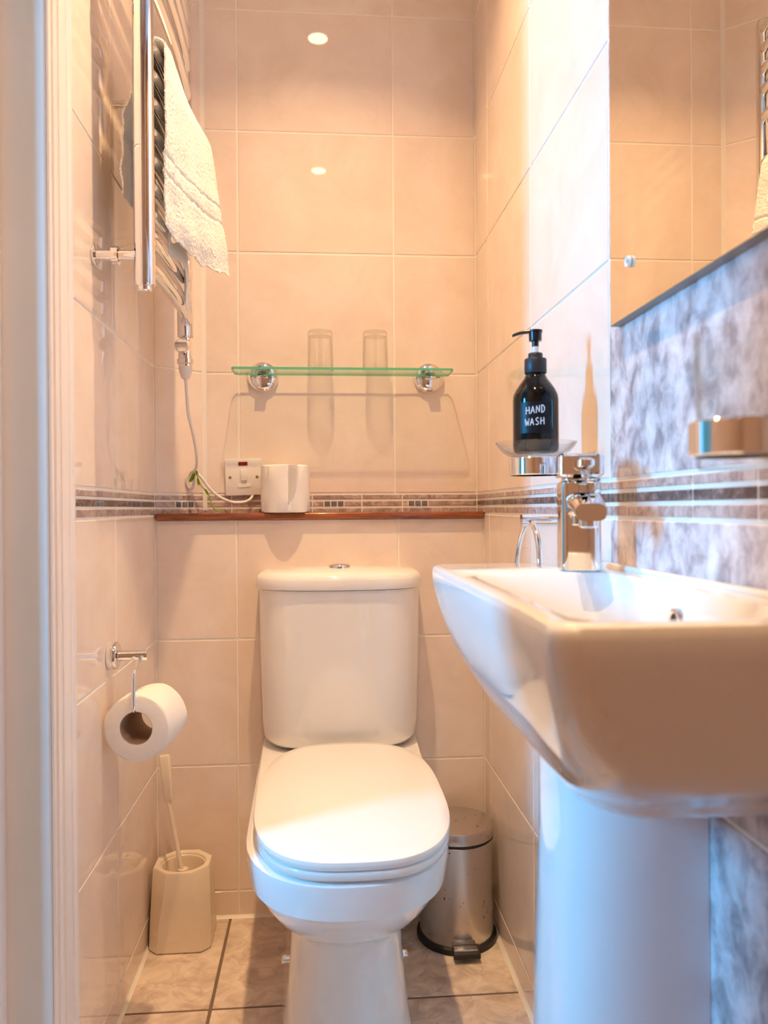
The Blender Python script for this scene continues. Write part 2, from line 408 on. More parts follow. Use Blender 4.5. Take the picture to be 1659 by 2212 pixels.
# floor
fo = finish(b_box(-1.65, XR+0.05, FRONT-0.05, 0.1, -0.06, -0.0012), 'floor', 'floor_grout', structure=True)
FX = [XL, -0.2055, 0.1275, XR]; FY = [YB, -0.3955, -0.7285, -1.0615, -1.30]
for a, b in zip(FX, FX[1:]):
    for c, d in zip(FY, FY[1:]):
        g = 0.006; t = finish(b_box(a+g/2, b-g/2, d+g/2, c-g/2, -0.010, 0.0, 0.0012, 1), 'tile', 'floor', fo)
# unseen hall boards; added across the room front to cut floor bounce
for k in range(20):
    yb_ = -2.45+k*0.1
    finish(b_box(-1.60, XL-0.006 if yb_ > -1.36 else XR-0.002, yb_, yb_+0.097, -0.010, -0.0004, 0.001, 1), 'board', 'darkboard', fo)
finish(b_box(-1.65, XR+0.12, FRONT-0.05, 0.12, CEIL, CEIL+0.08), 'ceiling', 'ceiling', structure=True)
finish(b_box(-1.65, XR+0.12, FRONT-0.1, FRONT, 0, CEIL), 'wall_front', 'roomfront', structure=True)
finish(b_box(XL-0.11, XL, FRONT, -1.25, 0, CEIL), 'wall_doorside', 'roomfront', structure=True)
finish(b_box(XL-0.11, XL, -1.25, JE+0.025, 2.05, CEIL), 'wall_overdoor', 'hallwall', structure=True)
finish(b_box(-1.65, XL-0.11, -0.45, -0.40, 0, CEIL), 'wall_hallback', 'hallwall', structure=True)
# hall wall with the window opening
hw = bmesh.new(); wy, wz = WIN[1], WIN[2]; hx0, hx1 = -1.65, -1.50; ww, wh = 0.11, 0.29
b_box(hx0, hx1, FRONT, wy-ww, 0, CEIL, bm=hw); b_box(hx0, hx1, wy+ww, -0.40, 0, CEIL, bm=hw)
b_box(hx0, hx1, wy-ww, wy+ww, 0, wz-wh, bm=hw); b_box(hx0, hx1, wy-ww, wy+ww, wz+wh, CEIL, bm=hw)
finish(hw, 'wall_hall', 'hallwall', structure=True)
w1 = bmesh.new()
for a in ((wy-ww, wy-ww+0.03, wz-wh, wz+wh), (wy+ww-0.03, wy+ww, wz-wh, wz+wh), (wy-ww, wy+ww, wz-wh, wz-wh+0.03), (wy-ww, wy+ww, wz+wh-0.03, wz+wh)):
    b_box(-1.56, -1.51, *a, bm=w1)
w1 = finish(w1, 'window_1', 'paint', structure=True)
finish(b_box(-1.545, -1.54, wy-ww+0.03, wy+ww-0.03, wz-wh+0.03, wz+wh-0.03), 'pane', 'sky', w1)

# door surround on the left: moulded architrave, then the flat lining
prof = [(-0.690, XL), (-0.690, -0.347), (-0.694, -0.3445), (-0.7005, -0.3445), (-0.7045, -0.347), (-0.709, -0.3475), (-0.714, -0.346), (-0.722, -0.3425),
        (-0.731, -0.3405), (-0.740, -0.341), (-0.749, -0.3435), (-0.7535, -0.3435), (-0.7545, -0.3465), (-0.759, -0.3465), (-0.7605, -0.3430), (-0.770, -0.3405),
        (-0.778, -0.3400), (-0.782, -0.3415), (-0.783, -0.3450), (-0.786, -0.3450), (-0.788, -0.3425), (-0.797, -0.3425), (-0.7985, -0.3445), (-0.7985, -0.3450), (-0.774, -0.3452), (-0.774, XL)]
bm = b_loft([[Vector((x, y, z)) for y, x in prof] for z in (0.0, CEIL)])
finish(bm, 'trim_1', 'paint', smooth=25, structure=True)
bm = b_loft([[v + Vector((0, 0, z)) for v in rrect(XL-0.16, -0.3455, JE, JE+0.025, 0.003, 0, 3)] for z in (0.0, 2.05)])
finish(bm, 'trim_2', 'paint', smooth=40, structure=True)
bm = b_loft([[v + Vector((0, 0, z)) for v in rrect(XL-0.10, -0.4007, JE-0.0235, JE-0.0004, 0.003, 0, 3)] for z in (0.0, 2.05)])
finish(bm, 'trim_3', 'paint', smooth=40, structure=True)
# silicone beads where walls and floor meet
def bead(name, p, qd, r, n1, n2):
    p, qd, n1, n2 = Vector(p), Vector(qd), Vector(n1), Vector(n2)
    lp = [Vector((0, 0, 0)), n1*r, n1*r*0.45+n2*r*0.45, n2*r]
    return finish(b_loft([[p+v for v in lp], [qd+v for v in lp]]), name, 'silicone', structure=True)
bead('trim_4', (XL, YB, 0), (XR, YB, 0), 0.006, (0, -1, 0), (0, 0, 1))
bead('trim_5', (XL, JY, 0), (XL, YB, 0), 0.006, (1, 0, 0), (0, 0, 1))
bead('trim_6', (XR, FRONT, 0), (XR, YB, 0), 0.007, (-1, 0, 0), (0, 0, 1))
bead('trim_7', (-0.2655, 0, 0.9), (-0.2655, 0, CEIL), 0.006, (0.9, 0, 0), (-0.75, -0.65, 0))

# ------------------------------------------------------------------ ceiling downlights
def downlight(x, y, label, k=1.0):
    t = thing('ceiling_downlight', label, 'downlight', (x, y, CEIL), 'recessed ceiling spotlights')
    finish(b_lathe([(0.030, CEIL-0.004), (0.034, CEIL-0.006), (0.044, CEIL-0.004), (0.046, CEIL), (0.030, CEIL)], (x, y, 0), closed_profile=True), 'bezel', 'chrome', t, 40)
    finish(b_lathe([(0, CEIL-0.003), (0.0295, CEIL-0.003), (0.0295, CEIL-0.0005), (0, CEIL-0.0005)], (x, y, 0)), 'lens', 'lens', t)
    l = area_light('downlight_beam', (x, y, CEIL-0.008), (0, 0, -1), 0.04, 0, LAMP_W*k, LAMP_C, 'DISK', math.radians(BEAM))
downlight(0.0, -0.60, 'chrome ceiling downlight nearest the back wall')
downlight(0.0, -1.55, 'chrome ceiling downlight above the doorway end of the room', 0.68)

# ------------------------------------------------------------------ toilet
TX = 0.038
toilet = thing('toilet', 'white close-coupled toilet with closed lid under the wooden shelf', 'toilet', (TX, -0.45, 0))
def pan_loop(w0, w1, yb, yc, yf, z, cx=TX, n=2.35, k=22):
    """straight tapering sides from the back to yc, then a rounded front"""
    out = []
    for i in range(6): out.append(Vector((cx + (w0+(w1-w0)*i/6), yb+(yc-yb)*i/6, z)))
    for i in range(k+1):
        a = PI*i/k; c, s = math.cos(a), math.sin(a)
        out.append(Vector((cx + w1*math.copysign(abs(c)**(2/n), c), yc-(yc-yf)*abs(s)**(2/n), z)))
    for i in range(5, -1, -1): out.append(Vector((cx - (w0+(w1-w0)*i/6), yb+(yc-yb)*i/6, z)))
    return out
def smoothed(key, n=4):
    """interpolate a list of parameter tuples"""
    K = [Vector(k) if len(k) <= 4 else k for k in key]; out = []
    rows = [tuple(k) for k in key]
    for i in range(len(rows)-1):
        a = rows[max(i-1, 0)]; b = rows[i]; c = rows[i+1]; d = rows[min(i+2, len(rows)-1)]
        for s in range(n):
            t = s/n
            out.append(tuple(0.5*((2*q)+(r-p)*t+(2*p-5*q+4*r-u)*t*t+(3*q-p-3*r+u)*t**3) for p, q, r, u in zip(a, b, c, d)))
    out.append(rows[-1]); return out
# pan: rim band
keys = [(0.166, 0.150, -0.085, -0.58, -0.772, 0.3995), (0.169, 0.157, -0.083, -0.58, -0.781, 0.394), (0.169, 0.1575, -0.083, -0.58, -0.781, 0.385), (0.166, 0.153, -0.085, -0.575, -0.770, 0.343)]
bm = b_loft([pan_loop(*k) for k in [(0.150, 0.135, -0.09, -0.57, -0.75, 0.4)]+keys], cap1=True)
rim = finish(bm, 'pan', 'ceramic', toilet, 35)
keys = [(0.158, 0.149, -0.085, -0.57, -0.757, 0.345), (0.150, 0.144, -0.085, -0.56, -0.745, 0.325), (0.135, 0.130, -0.085, -0.545, -0.712, 0.29),
        (0.120, 0.113, -0.085, -0.52, -0.664, 0.255), (0.112, 0.100, -0.085, -0.49, -0.618, 0.230), (0.108, 0.094, -0.085, -0.48, -0.592, 0.205),
        (0.108, 0.096, -0.085, -0.48, -0.588, 0.15), (0.113, 0.105, -0.085, -0.48, -0.596, 0.06), (0.118, 0.114, -0.085, -0.48, -0.606, 0.0)]
bm = b_loft([pan_loop(*k) for k in smoothed(keys, 4)])
finish(bm, 'pedestal_foot', 'ceramic', toilet, 60)
def seat_loop(w, yb, yc, yf, z, cx, k=64):
    out = []
    for i in range(k):
        a = 2*PI*i/k; c, s = math.cos(a), math.sin(a)
        n = 2.6 if s < 0 else 3.3
        L = (yc-yf) if s < 0 else (yb-yc)
        out.append(Vector((cx + w*math.copysign(abs(c)**(2/2.8), c), yc + L*math.copysign(abs(s)**(2/n), s), z)))
    return out
SX = 0.045
def slab(name, z0, z1, grow, dome=0.0, tilt=0.0, mat='seat', edge=0.006):
    prm = []
    for d, z in ((edge, z0), (0.0012, z0+edge*0.35), (0, z0+edge), (0, z1-edge), (0.0012, z1-edge*0.35), (edge, z1)):
        prm.append((d, z))
    loops = [seat_loop(0.1525+grow-d, -0.262+grow-d, -0.55, -0.782-grow+d, z, SX) for d, z in prm]
    if dome:
        for f in (0.93, 0.8, 0.6, 0.35, 0.12):
            zz = z1+dome*(1-f*f)
            loops.append([Vector((SX+(v.x-SX)*f, -0.54+(v.y+0.54)*f, zz)) for v in seat_loop(0.1525+grow-edge, -0.262+grow-edge, -0.55, -0.782-grow+edge, z1, SX)])
    for lp in loops:
        for v in lp: v.z += tilt*(v.y+0.54)
    return finish(b_loft(loops), name, mat, toilet, 50)
slab('seat', 0.4005, 0.4165, 0.0)
slab('lid', 0.4175, 0.4335, 0.0015, dome=0.006, tilt=0.012, edge=0.007)
for s in (-1, 1):
    finish(b_tube([(SX+s*0.07-0.02, -0.262, 0.418), (SX+s*0.07+0.02, -0.262, 0.418)], 0.009, 16), 'hinge', 'seat', toilet, 40)
# cistern
def cist_loop(w, z, yfront, bulge, cx=TX, yb=-0.082, rc=0.03, n=26):
    ys = yfront + bulge; out = [Vector((cx+w, yb, z)), Vector((cx+w, (yb+ys)/2, z))]
    for i in range(n+1):
        x = math.cos(PI*i/n); xx = x*w
        e = abs(x)**9
        y = yfront + bulge*x*x + (0.05*e)
        out.append(Vector((cx+xx, min(y, ys+0.05), z)))
    out += [Vector((cx-w, (yb+ys)/2, z)), Vector((cx-w, yb, z))]
    return out
ck = [(0.140, 0.4045, -0.205, 0.030), (0.152, 0.409, -0.217, 0.030), (0.158, 0.418, -0.224, 0.030), (0.161, 0.45, -0.229, 0.030), (0.165, 0.60, -0.233, 0.030), (0.1665, 0.7345, -0.235, 0.030)]
finish(b_loft([cist_loop(w+0.003, z, y, b) for w, z, y, b in ck]), 'cistern', 'ceramic', toilet, 45)
ck = [(0.164, 0.7350, -0.233, 0.030), (0.1705, 0.7362, -0.2405, 0.031), (0.1715, 0.740, -0.2415, 0.031), (0.1715, 0.755, -0.2415, 0.031), (0.1695, 0.7625, -0.239, 0.031),
      (0.163, 0.769, -0.231, 0.030), (0.150, 0.7735, -0.217, 0.026), (0.11, 0.777, -0.19, 0.018), (0.05, 0.779, -0.165, 0.008)]
loops = [cist_loop(w+0.003, z, y, b) for w, z, y, b in ck]
for lp, (w, z, y, b) in zip(loops, ck):
    if z > 0.756:
        f = (z-0.756)/0.023
        for v in lp:
            if v.y > -0.15: v.y = -0.082 - 0.05*f
cl = finish(b_loft(loops), 'cistern_lid', 'ceramic', toilet, 50)
finish(b_lathe([(0.0235, 0.7765), (0.0235, 0.781), (0.021, 0.784), (0.015, 0.786), (0, 0.787)], (TX, -0.165, 0)), 'flush_button', 'chrome', cl, 50)
for s in (-1, 1):
    finish(b_lathe([(0.0, s*0.000), (0.006, -s*0.001), (0.0085, -s*0.004), (0.0085, -s*0.014)], (TX+s*0.1155, -0.40, 0.085), axis='x'), 'fixing_cap', 'chrome', toilet, 50)

# ------------------------------------------------------------------ wooden shelf and what stands on it
sh = finish(b_box(XL+0.0005, XR-0.0005, -0.0885, -0.0005, 0.8785, 0.8940, 0.005, 3), 'wooden_shelf', 'wood', smooth=40, ground=(0, -0.045, 0.8785))
tag(sh, 'varnished red-brown wooden shelf running wall to wall above the toilet', 'shelf')
def roll_mesh(c, axis, R, rc, L, name_parent, wob=0.0012):
    """hollow paper roll; axis unit vector, c = centre of one end"""
    ax = Vector(axis).normalized(); u = ax.orthogonal().normalized(); v = ax.cross(u); c = Vector(c); n = 64
    def ring(r, h, j=0): return [c+ax*h+(u*math.cos(2*PI*k/n)+v*math.sin(2*PI*k/n))*(r+j*math.sin(5*2*PI*k/n+h*40)) for k in range(n)]
    e = 0.004
    paper = [ring(rc+0.0008, 0.0), ring(R-e, 0.0), ring(R-e*0.3, e*0.3), ring(R, e, wob), ring(R, L*0.33, wob), ring(R, L*0.66, wob), ring(R, L-e, wob), ring(R-e*0.3, L-e*0.3), ring(R-e, L), ring(rc+0.0008, L)]
    bm = b_loft(paper+[paper[0]], False, False)
    bmesh.ops.remove_doubles(bm, verts=bm.verts, dist=1e-5)
    finish(bm, 'paper', 'paper', name_parent, 40)
    core = [ring(rc+0.0007, 0.0005), ring(rc+0.0007, L-0.0005), ring(rc, L-0.0005), ring(rc, 0.0005)]
    bm = b_loft(core+[core[0]], False, False); bmesh.ops.remove_doubles(bm, verts=bm.verts, dist=1e-6)
    finish(bm, 'card_core', 'card', name_parent, 40)
t = thing('toilet_roll', 'spare white toilet roll standing on the wooden shelf beside the switch', 'toilet roll', (-0.079, -0.0585, 0.894))
roll_mesh((-0.079, -0.0585, 0.8941), (0, 0, 1), 0.0545, 0.022, 0.105, t)
# loose end of the sheet
loops = []
for i, z in enumerate([0.9985, 0.985, 0.97, 0.955, 0.94, 0.925, 0.912]):
    a0 = -PI/2+0.16; a1 = -PI/2+0.50-0.030*i*i*0.35
    lp = []
    for k in range(8):
        f = k/7; a = a0+(a1-a0)*f; r = 0.0556+0.0045*f*f*(1 if i < 5 else 0.4)
        lp.append(Vector((-0.079+r*math.cos(a), -0.0585+r*math.sin(a), z)))
    loops.append(lp)
bm = b_loft(loops, False, False, closed=False)
bmesh.ops.solidify(bm, geom=bm.faces[:], thickness=0.0006)
finish(bm, 'loose_sheet', 'paper', t, 60)

# fused switch plate
SW = Vector((-0.1765, 0, 0.9755))
sw = thing('fused_switch', 'white square fused switch with red neon above the shelf', 'switch', (SW.x, 0, SW.z))
ang = math.radians(1.6)
def tilt(bm, pivot=SW, a=-ang):
    bmesh.ops.rotate(bm, verts=bm.verts, cent=pivot, matrix=Matrix.Rotation(a, 3, 'Y')); return bm
finish(tilt(b_box(SW.x-0.042, SW.x+0.042, -0.0105, -0.0004, SW.z-0.042, SW.z+0.042, 0.0022, 2)), 'plate', 'plastic', sw, 40)
finish(tilt(b_box(SW.x-0.011, SW.x+0.010, -0.0118, -0.010, SW.z+0.0265, SW.z+0.0350, 0.0005, 1)), 'neon_lens', 'red', sw)
finish(tilt(b_box(SW.x-0.006, SW.x+0.008, -0.0155, -0.010, SW.z-0.008, SW.z+0.0165, 0.001, 2)), 'rocker', 'plastic', sw, 40)
finish(tilt(b_box(SW.x-0.014, SW.x+0.016, -0.0120, -0.010, SW.z-0.0235, SW.z-0.0155, 0.0006, 1)), 'fuse_carrier', 'plastic', sw)
for s in (-1, 1):
    finish(tilt(b_lathe([(0.0034, -0.0103), (0.0034, -0.0112), (0.002, -0.0118), (0, -0.0118)], (SW.x+s*0.0305, 0, SW.z), axis='y', seg=16)), 'screw', 'brass', sw, 40)

# green sprig tangled round the cable
sp_ = thing('leaf_sprig', 'small lime green leafy sprig hanging off the white cable', 'sprig', (-0.26, -0.045, 0.894))
stem = spline([(-0.283, -0.045, 0.993), (-0.277, -0.048, 0.983), (-0.272, -0.050, 0.968), (-0.266, -0.050, 0.955), (-0.258, -0.050, 0.945), (-0.250, -0.048, 0.935), (-0.246, -0.047, 0.920), (-0.240, -0.047, 0.906), (-0.230, -0.048, 0.8985), (-0.216, -0.050, 0.8975)], 6)
finish(b_tube(stem, 0.0013, 8), 'stem', 'leaf', sp_, 60)
def leaf(p, d, L, w):
    p, d = Vector(p), Vector(d).normalized(); s = d.cross(Vector((0, -1, 0.2))).normalized(); n_ = s.cross(d)
    bm = bmesh.new(); rows = []
    for i in range(7):
        f = i/6; ww = w*math.sin(PI*min(f*0.93+0.05, 1))**0.8
        rows.append([p+d*L*f+s*ww*k+n_*0.0016*(1-abs(k))*(-1) for k in (-1, -0.5, 0, 0.5, 1)])
    b_loft(rows, False, False, closed=False, bm=bm); bmesh.ops.solidify(bm, geom=bm.faces[:], thickness=0.0005)
    finish(bm, 'leaf', 'leaf', sp_, 60)
leaf((-0.281, -0.050, 0.985), (-0.4, 0, -1), 0.024, 0.0042)
leaf((-0.274, -0.053, 0.974), (0.15, 0, -1), 0.020, 0.0030)
leaf((-0.258, -0.053, 0.948), (0.5, 0, -1), 0.016, 0.0026)
leaf((-0.2785, -0.051, 0.992), (0.5, 0, -1), 0.014, 0.0018)
leaf((-0.285, -0.050, 0.978), (-0.5, 0, -0.9), 0.017, 0.0022)

# ------------------------------------------------------------------ glass shelf with two tumblers
gs = thing('glass_shelf', 'clear green-edged glass shelf on two round chrome brackets', 'shelf', (0.05, 0, 1.2065))
GX0, GX1, GZ0, GZ1 = -0.193, 0.2955, 1.2065, 1.2125
lp = [v for v in rrect(GX0, GX1, -0.1005, -0.022, 0.010, 0, 6)]
finish(b_loft([[Vector((v.x, v.y, z)) for v in lp] for z in (GZ0, GZ1)]), 'glass_panel', 'shelfglass', gs)
# ground front and side edge of the glass, where it shows green
lo = [v for v in rrect(GX0-0.0006, GX1+0.0006, -0.1011, -0.0214, 0.0106, 0, 6)]
bm = b_loft([[Vector((v.x, v.y, GZ0+0.0004)) for v in lo], [Vector((v.x, v.y, GZ1-0.0004)) for v in lo], [Vector((v.x, v.y, GZ1-0.0004)) for v in lp], [Vector((v.x, v.y, GZ0+0.0004)) for v in lp], [Vector((v.x, v.y, GZ0+0.0004)) for v in lo]], False, False)
bmesh.ops.remove_doubles(bm, verts=bm.verts, dist=1e-6)
finish(bm, 'glass_edge', 'glassedge', gs)
for x in (-0.131, 0.2535):
    b = finish(b_lathe([(0.035, -0.0005), (0.035, -0.006), (0.032, -0.012), (0.024, -0.0165), (0.013, -0.0185), (0, -0.019)], (x, 0, 1.206), axis='y'), 'bracket', 'chrome', gs, 50)
    finish(b_box(x-0.012, x+0.012, -0.036, -0.010, 1.199, 1.2060, 0.002, 2), 'clamp', 'chrome', b, 40)
    finish(b_box(x-0.012, x+0.012, -0.036, -0.010, 1.2130, 1.2175, 0.0015, 2), 'clamp', 'chrome', b, 40)
def tumbler(x, y, z, label, up=False, R=0.0285, Ht=0.088, grp='clear drinking tumblers'):
    t = thing('glass_tumbler', label, 'tumbler', (x, y, z), grp)
    w = 0.0018; base = 0.011
    if up:      # standing upright
        outer = [(0, 0), (R*0.90, 0), (R*0.93, 0.002), (R, Ht)]; inner = [(R-w, Ht), (R*0.93-w, base), (0, base-0.001)]
    else:       # upside down: rim at the bottom
        outer = [(R, 0.0), (R*0.985, Ht*0.6), (R*0.965, Ht-0.004), (R*0.90, Ht), (0, Ht)]; inner = [(0, Ht-base), (R*0.93-w, Ht-base-0.001), (R-w, 0.0)]
    prof = outer+inner
    finish(b_lathe([(r, z+h) for r, h in (prof if up else prof[:-1]+[prof[-1], prof[0]])], (x, y, 0), seg=48), 'glass_body', 'glass', t, 40)
    return t
tumbler(0.0005, -0.058, 1.2128, 'upturned clear tumbler on the left of the glass shelf')
tumbler(0.124, -0.058, 1.2128, 'upturned clear tumbler on the right of the glass shelf')

# ------------------------------------------------------------------ towel radiator
RX = -0.282; RYN, RYF = -0.533, -0.150; RZ0, RZ1 = 1.262, 1.985
rad = thing('towel_radiator', 'chrome ladder towel radiator on the left wall', 'radiator', (XL, (RYN+RYF)/2, RZ0))
def dprofile(y, z, w=0.0165, d=0.0175):
    return [Vector((RX+d*math.cos(a)*(1.0 if math.cos(a) > 0 else 0.95), y+w*math.sin(a), z)) for a in [2*PI*k/20 for k in range(20)]]
for y in (RYN, RYF):
    zs = [(RZ0, 0.85), (RZ0+0.003, 1), (RZ1-0.012, 1), (RZ1-0.004, 0.85), (RZ1, 0.5)]
    finish(b_loft([[Vector((RX+(v.x-RX)*f, y+(v.y-y)*f, z)) for v in dprofile(y, z)] for z, f in zs]), 'upright', 'chrome', rad, 40)
    finish(b_lathe([(0, RZ0-0.008), (0.010, RZ0-0.008), (0.012, RZ0-0.006), (0.012, RZ0+0.001)], (RX, y, 0), seg=20), 'end_plug', 'chrome', rad, 40)
BARS = [1.295, 1.340, 1.385, 1.430, 1.475, 1.520, 1.570, 1.615, 1.660, 1.760, 1.820, 1.865, 1.910, 1.955]
bar_me = None
for z in BARS:
    if bar_me is None:
        pts = [(RX, RYN+0.004, z), (RX+0.010, RYN+0.03, z), (RX+0.0135, RYN+0.10, z), (RX+0.0150, (RYN+RYF)/2, z), (RX+0.0135, RYF-0.10, z), (RX+0.010, RYF-0.03, z), (RX, RYF-0.004, z)]
        b = finish(b_tube(spline(pts, 4), 0.0108, 14), 'rail', 'chrome', rad, 60); bar_me = b.data; zb = z
    else:
        o = bpy.data.objects.new('rail', bar_me); link(o, rad, ORG[rad.name]); o.location = (0, 0, z-zb)
for y, zz in ((RYN, (1.312, 1.745)), (RYF, (1.745,))):
    for z in zz:
        b = finish(b_tube([(XL+0.0005, y, z), (RX-0.004, y, z)], 0.009, 16), 'wall_bracket', 'chrome', rad, 40)
        finish(b_lathe([(0.0095, 0.030), (0.0145, 0.030), (0.0145, 0.040), (0.0095, 0.040)], (XL, y, z), axis='x', seg=24, closed_profile=True), 'collar', 'chrome', b, 40)
        finish(b_lathe([(0.0, 0.0005), (0.017, 0.0005), (0.017, 0.004), (0.0, 0.005)], (XL, y, z), axis='x', seg=24), 'flange', 'chrome', b, 40)
# heating element with knob and white cap
EY = RYF
finish(b_lathe([(0.0, 1.2545), (0.0135, 1.2545), (0.0145, 1.253), (0.0145, 1.218), (0.0175, 1.217), (0.0175, 1.208), (0.0145, 1.206), (0.0145, 1.202), (0, 1.202)], (RX, EY, 0), seg=28), 'heating_element', 'chrome', rad, 40)
finish(b_lathe([(0.0, -0.034), (0.0125, -0.034), (0.0145, -0.031), (0.0145, -0.020), (0.008, -0.019), (0.008, -0.010)], (RX-0.003, EY, 1.2405), axis='y', seg=28), 'knob', 'chrome', rad, 40)
finish(b_lathe([(0.0142, 1.2025), (0.0142, 1.194), (0.0095, 1.180), (0.0065, 1.176), (0, 1.176)], (RX, EY, 0), seg=24), 'cable_cap', 'plastic', rad, 40)
cab = [(RX, EY, 1.180), (RX+0.001, EY+0.006, 1.150), (RX+0.003, EY+0.015, 1.105), (RX+0.010, EY+0.035, 1.06), (RX+0.0125, EY+0.060, 1.02), (RX+0.007, EY+0.085, 0.993), (-0.290, -0.040, 0.985), (-0.2995, -0.036, 0.970),
       (-0.297, -0.034, 0.9535), (-0.289, -0.034, 0.9500), (-0.285, -0.036, 0.962), (-0.283, -0.040, 0.979), (-0.275, -0.042, 0.981), (-0.266, -0.040, 0.972), (-0.2535, -0.034, 0.9535), (-0.238, -0.030, 0.937), (-0.2227, -0.026, 0.9265), (-0.206, -0.022, 0.9195), (-0.1918, -0.020, 0.9170),
       (-0.174, -0.017, 0.9185), (-0.162, -0.012, 0.9245), (-0.156, -0.006, 0.934)]
cb = finish(b_tube(spline(cab, 6), 0.0034, 10), 'power_cable', 'plastic', smooth=60, ground=(-0.2, -0.03, 0.917))
tag(cb, 'white cable looping from the towel radiator down to the switch', 'cable')

# towel draped over a rail
tw = bmesh.new(); rnd = random.Random(3)
def n2(a, b): return (math.sin(a*7.1+b*3.3)+math.sin(a*13.7-b*9.2+1.3)*0.6+math.sin(a*3.1+b*17.0+2.1)*0.5)/2.1
TZ = 1.660
def sheet(nu, nv, fn, thick, jit):
    """closed cloth: two layers offset along the smooth normal, stitched round the edge, surface roughened like terry"""
    e = 1e-3; P = []; Q = []
    for j in range(nv+1):
        rp, rq = [], []
        for i in range(nu+1):
            u, v = i/nu, j/nv; p = fn(u, v)
            du = fn(min(u+e, 1), v)-fn(max(u-e, 0), v); dv = fn(u, min(v+e, 1))-fn(u, max(v-e, 0)); n_ = du.cross(dv).normalized()
            edge = min(1.0, 6*min(u, 1-u)+0.25)*min(1.0, 14*min(v, 1-v)+0.25)
            rp.append(p+n_*(thick/2*edge+rnd.uniform(-jit, jit))); rq.append(p-n_*(thick/2*edge+rnd.uniform(-jit, jit)))
        P.append(rp); Q.append(rq)
    a = [[tw.verts.new(p) for p in r] for r in P]; b = [[tw.verts.new(p) for p in r] for r in Q]
    for j in range(nv):
        for i in range(nu):
            tw.faces.new((a[j][i], a[j][i+1], a[j+1][i+1], a[j+1][i])); tw.faces.new((b[j][i], b[j+1][i], b[j+1][i+1], b[j][i+1]))
        for i in (0, nu): tw.faces.new((a[j][i], a[j+1][i], b[j+1][i], b[j][i]))
    for i in range(nu):
        for j in (0, nv): tw.faces.new((a[j][i], b[j][i], b[j][i+1], a[j][i+1]))
def drape(u, v):
    """u along the rail (near -> far), v: 0 = bottom of the back flap, 1 = bottom of the front flap"""
    vt = 0.40
    y0 = -0.505+0.245*u
    if v < vt:                      # back flap, between rail and wall
        f = 1-v/vt
        z = TZ+0.010-f*(0.262-0.03*u)
        x = RX-0.006-0.028*min(1, f*2.2)+0.004*n2(u, f*2)
        y = y0-0.028*f*(1-u)
    elif v < vt+0.08:               # over the rail
        a = PI*(v-vt)/0.08
        x = RX+0.012-0.019*math.cos(a)-0.001; z = TZ+0.010+0.012*math.sin(a); y = y0
    else:                           # front flap, swinging out towards the far lower corner
        f = (v-vt-0.08)/(1-vt-0.08)
        L = 0.305+0.022*u-0.05*(u-0.35)**2
        z = TZ+0.010-f*L + 0.010*u*math.sin(PI*f)
        swing = (u**1.3)*(0.030*min(1, f*5)+0.043*f**0.9)
        x = RX+0.030+swing+0.004*n2(u*1.3, f*1.5)*f
        y = y0+0.010*f*u-0.004*f
        z -= 0.004*n2(u*4, 1)*f*f
        x -= 0.0030*(math.exp(-((f-0.60)/0.010)**2)+math.exp(-((f-0.70)/0.010)**2))
    return Vector((x, y, z))
sheet(120, 300, drape, 0.010, 0.0010)
def inner(u, v):
    """the thinner folded layer that shows below the front flap"""
    z = TZ-0.02-v*(0.352-0.10*(1-u)+0.015*math.sin(u*9))
    x = RX+0.020+0.016*u*v+0.006*math.sin(u*10+v*2)*v
    y = -0.460+0.175*u+0.006*math.sin(v*6+u*4)*v
    return Vector((x, y, z))
sheet(60, 90, inner, 0.005, 0.0003)
o = finish(tw, 'hand_towel', 'towel', smooth=70, ground=(RX+0.02, -0.38, 1.35))
tag(o, 'white terry towel hanging over the chrome radiator rail', 'towel')

# ------------------------------------------------------------------ toilet roll holder on the left wall
HY, HZ = -0.461, 0.654
hd = thing('toilet_roll_holder', 'chrome wall holder with bent wire arm carrying a toilet roll', 'holder', (XL, HY, HZ))
finish(b_lathe([(0, 0.0005), (0.0225, 0.0005), (0.0235, 0.002), (0.0235, 0.014), (0.0225, 0.0155), (0, 0.0155)], (XL, HY, HZ), axis='x', seg=36), 'flange', 'chrome', hd, 40)
finish(b_lathe([(0.0075, 0.015), (0.0095, 0.016), (0.0095, 0.019), (0.0085, 0.021), (0.0085, 0.063), (0.0078, 0.0645), (0, 0.0645)], (XL, HY, HZ), axis='x', seg=28), 'bar', 'chrome', hd, 40)
wire = spline([(-0.3055, HY-0.004, HZ-0.001), (-0.3055, HY-0.030, HZ-0.004), (-0.3055, HY-0.052, HZ-0.011), (-0.3055, HY-0.063, HZ-0.018), (-0.3057, HY-0.0665, HZ-0.030), (-0.306, HY-0.0665, HZ-0.060), (-0.306, HY-0.0665, HZ-0.074), (-0.306, HY-0.0630, HZ-0.0795), (-0.306, HY-0.055, HZ-0.0805), (-0.303, HY-0.010, HZ-0.0805), (-0.297, HY+0.050, HZ-0.0805)], 5)
finish(b_tube(wire, 0.0033, 10), 'wire_arm', 'chrome', hd, 60)
tr = thing('toilet_roll', 'white toilet roll hanging on the chrome wire arm at the left wall', 'toilet roll', (-0.304, -0.47, 0.493))
roll_mesh((-0.3045, -0.518, 0.5445), (0.13, 1, -0.02), 0.0545, 0.0265, 0.100, tr)

